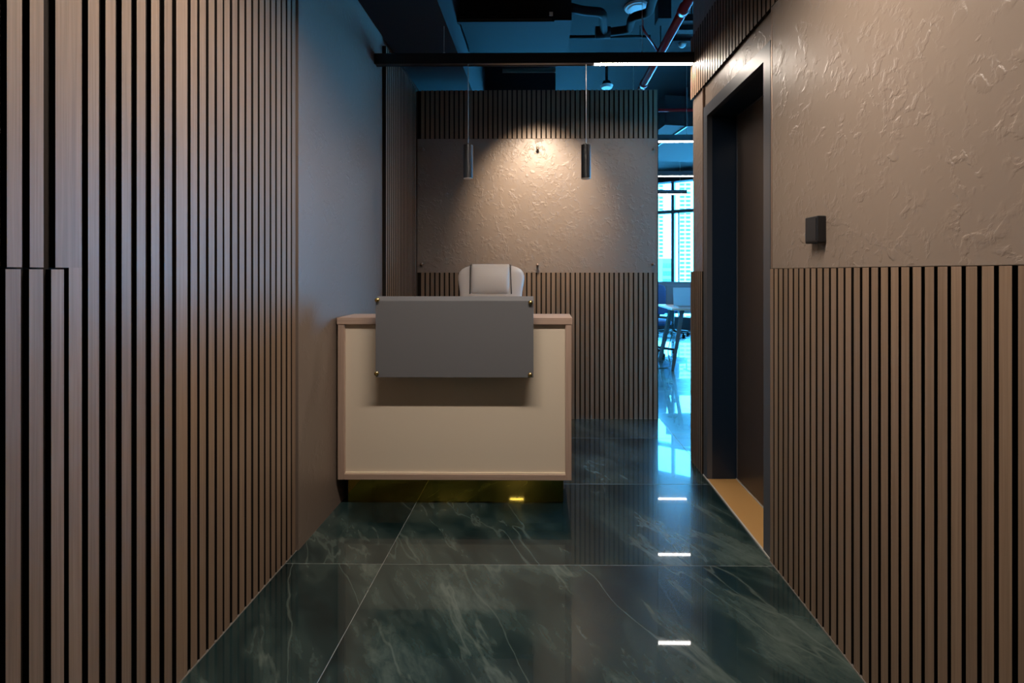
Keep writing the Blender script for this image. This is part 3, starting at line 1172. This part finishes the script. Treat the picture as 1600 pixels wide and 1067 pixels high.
tube(bm, round_pts([(kx + .085, YK + .12, .83), (kx + .115, YK + .12, .825), (kx + .115, YK + .12, .785), (kx + .085, YK + .12, .78)], .015), .005, 8)
link('handle', bm, M['deskwhite'], cp, True)


def task_chair(label, x, y, rz):
    t = thing('task_chair', label, 'chair', (x, y, 0), rz, 'blue task chairs in the office')

    def part(name, bm, m, sm=True, par=None):
        return link(name, bm, m, par or t, sm, world=False)
    bm = bmesh.new()
    loft(bm, [(0, .20, .56, .17, .02, 3), (0, .205, .60, .215, .028, 3.2), (0, .22, .75, .225, .03, 3.2), (0, .235, .90, .215, .028, 3.2),
              (0, .24, .99, .18, .024, 3), (0, .24, 1.01, .12, .014, 3)], 28)
    part('backrest', bm, M['blue'])
    bm = bmesh.new()
    loft(bm, [(0, 0, .43, .19, .19, 3), (0, 0, .445, .235, .23, 3.4), (0, 0, .485, .238, .232, 3.4), (0, 0, .503, .20, .20, 3)], 28)
    part('seat', bm, M['blue'])
    bm = bmesh.new()
    tube(bm, round_pts([(0, .05, .43), (0, .24, .42), (0, .25, .62)], .06), .02, 10)
    part('back_bracket', bm, M['black'])
    for s in (-1, 1):
        bm = bmesh.new()
        tube(bm, round_pts([(s * .18, .02, .43), (s * .28, .02, .44), (s * .28, .03, .65)], .04), .014, 8)
        bx(bm, s * .28 - .03, s * .28 + .03, -.12, .12, .65, .672, .008)
        part('armrest', bm, M['black'], False)
    bm = bmesh.new()
    cyl(bm, (0, 0, .08), (0, 0, .43), .024, seg=14)
    part('gas_lift', bm, M['black'])
    bm = bmesh.new()
    for k in range(5):
        a = 2 * math.pi * k / 5
        cyl(bm, (0, 0, .10), (.29 * math.cos(a), .29 * math.sin(a), .07), .026, .016, 8)
    part('star_base', bm, M['black'])
    for k in range(5):
        a = 2 * math.pi * k / 5
        c = Vector((.29 * math.cos(a), .29 * math.sin(a), .03))
        q = Vector((-math.sin(a), math.cos(a), 0)) * .022
        bm = bmesh.new()
        cyl(bm, c - q, c + q, .030, seg=12)
        cyl(bm, c, c + Vector((0, 0, .04)), .008, seg=8)
        part('caster', bm, M['black'])
    return t


task_chair('blue task chair behind the left end of the laptop desk', 1.62, 6.93, math.radians(-6))
task_chair('blue task chair behind the far office desk', 2.45, 8.95, math.radians(8))
# black cables hanging from the laptop desk
bm = bmesh.new()
a0 = Vector((cX + .12, YK + .35, .72))
tube(bm, round_pts([a0, a0 + Vector((-.02, 0, -.3)), a0 + Vector((-.10, -.05, -.55)), a0 + Vector((-.05, -.1, -.715)), a0 + Vector((-.35, -.2, -.716)),
                    a0 + Vector((-.5, .3, -.716))], .12, 6), .005, 6)
tag(link('cable', bm, M['black'], None, True), 'black cable dropping from the laptop desk to the floor', 'cable')

# ------------------------------------------------------------------ towers outside
def tower(label, x, y, wd, dp, z0, z1, fh, cols_, body, name='apartment_tower'):
    t = thing(name, label, 'building', (x, y, z0))
    link('core', bx(bmesh.new(), -wd / 2, wd / 2, 0, dp, 0, z1 - z0), body, t, world=False)
    nf = int((z1 - z0) / fh)
    slab = win_ = None
    for f in range(nf):
        if slab is None:
            slab = link('balcony_slab', bx(bmesh.new(), -wd / 2 - .6, wd / 2 + .6, -1.4, 0, -.55, .55), body, t, world=False)
            so = slab
        else:
            so = slab.copy()
            COL.objects.link(so)
        so.location = (0, 0, f * fh + .3)
        for k in range(cols_):
            cw = wd / cols_
            if win_ is None:
                win_ = link('window', bx(bmesh.new(), -cw * .33, cw * .33, -.12, 0, 0, fh * .55), M['towerglass'], t, world=False)
                wo = win_
            else:
                wo = win_.copy()
                COL.objects.link(wo)
            wo.location = (-wd / 2 + cw * (k + .5), 0, f * fh + .95)
    return t


D = 300
a, b = atY(1061, 430, D), atY(1080, 430, D)
tower('white apartment tower with stacked balconies, seen right of the thick window mullion', (a.x + b.x) / 2, D, b.x - a.x, 14, -60, 75, 2.6, 2, M['tower'])
a, b = atY(1026, 430, D), atY(1049, 430, D)
tower('white apartment tower with a column of dark windows, seen left of the thick window mullion', (a.x + b.x) / 2, D + 20, (b.x - a.x) * 1.02, 14, -60, 75, 2.6, 3, M['tower'])
a, b = atY(1035.5, 430, 160), atY(1050, 430, 160)
tower('low bluish building in front of the white towers', (a.x + b.x) / 2, 160, b.x - a.x, 10, -40, atY(1040, 404, 160).z, 2.6, 3, M['tower2'], 'office_block')
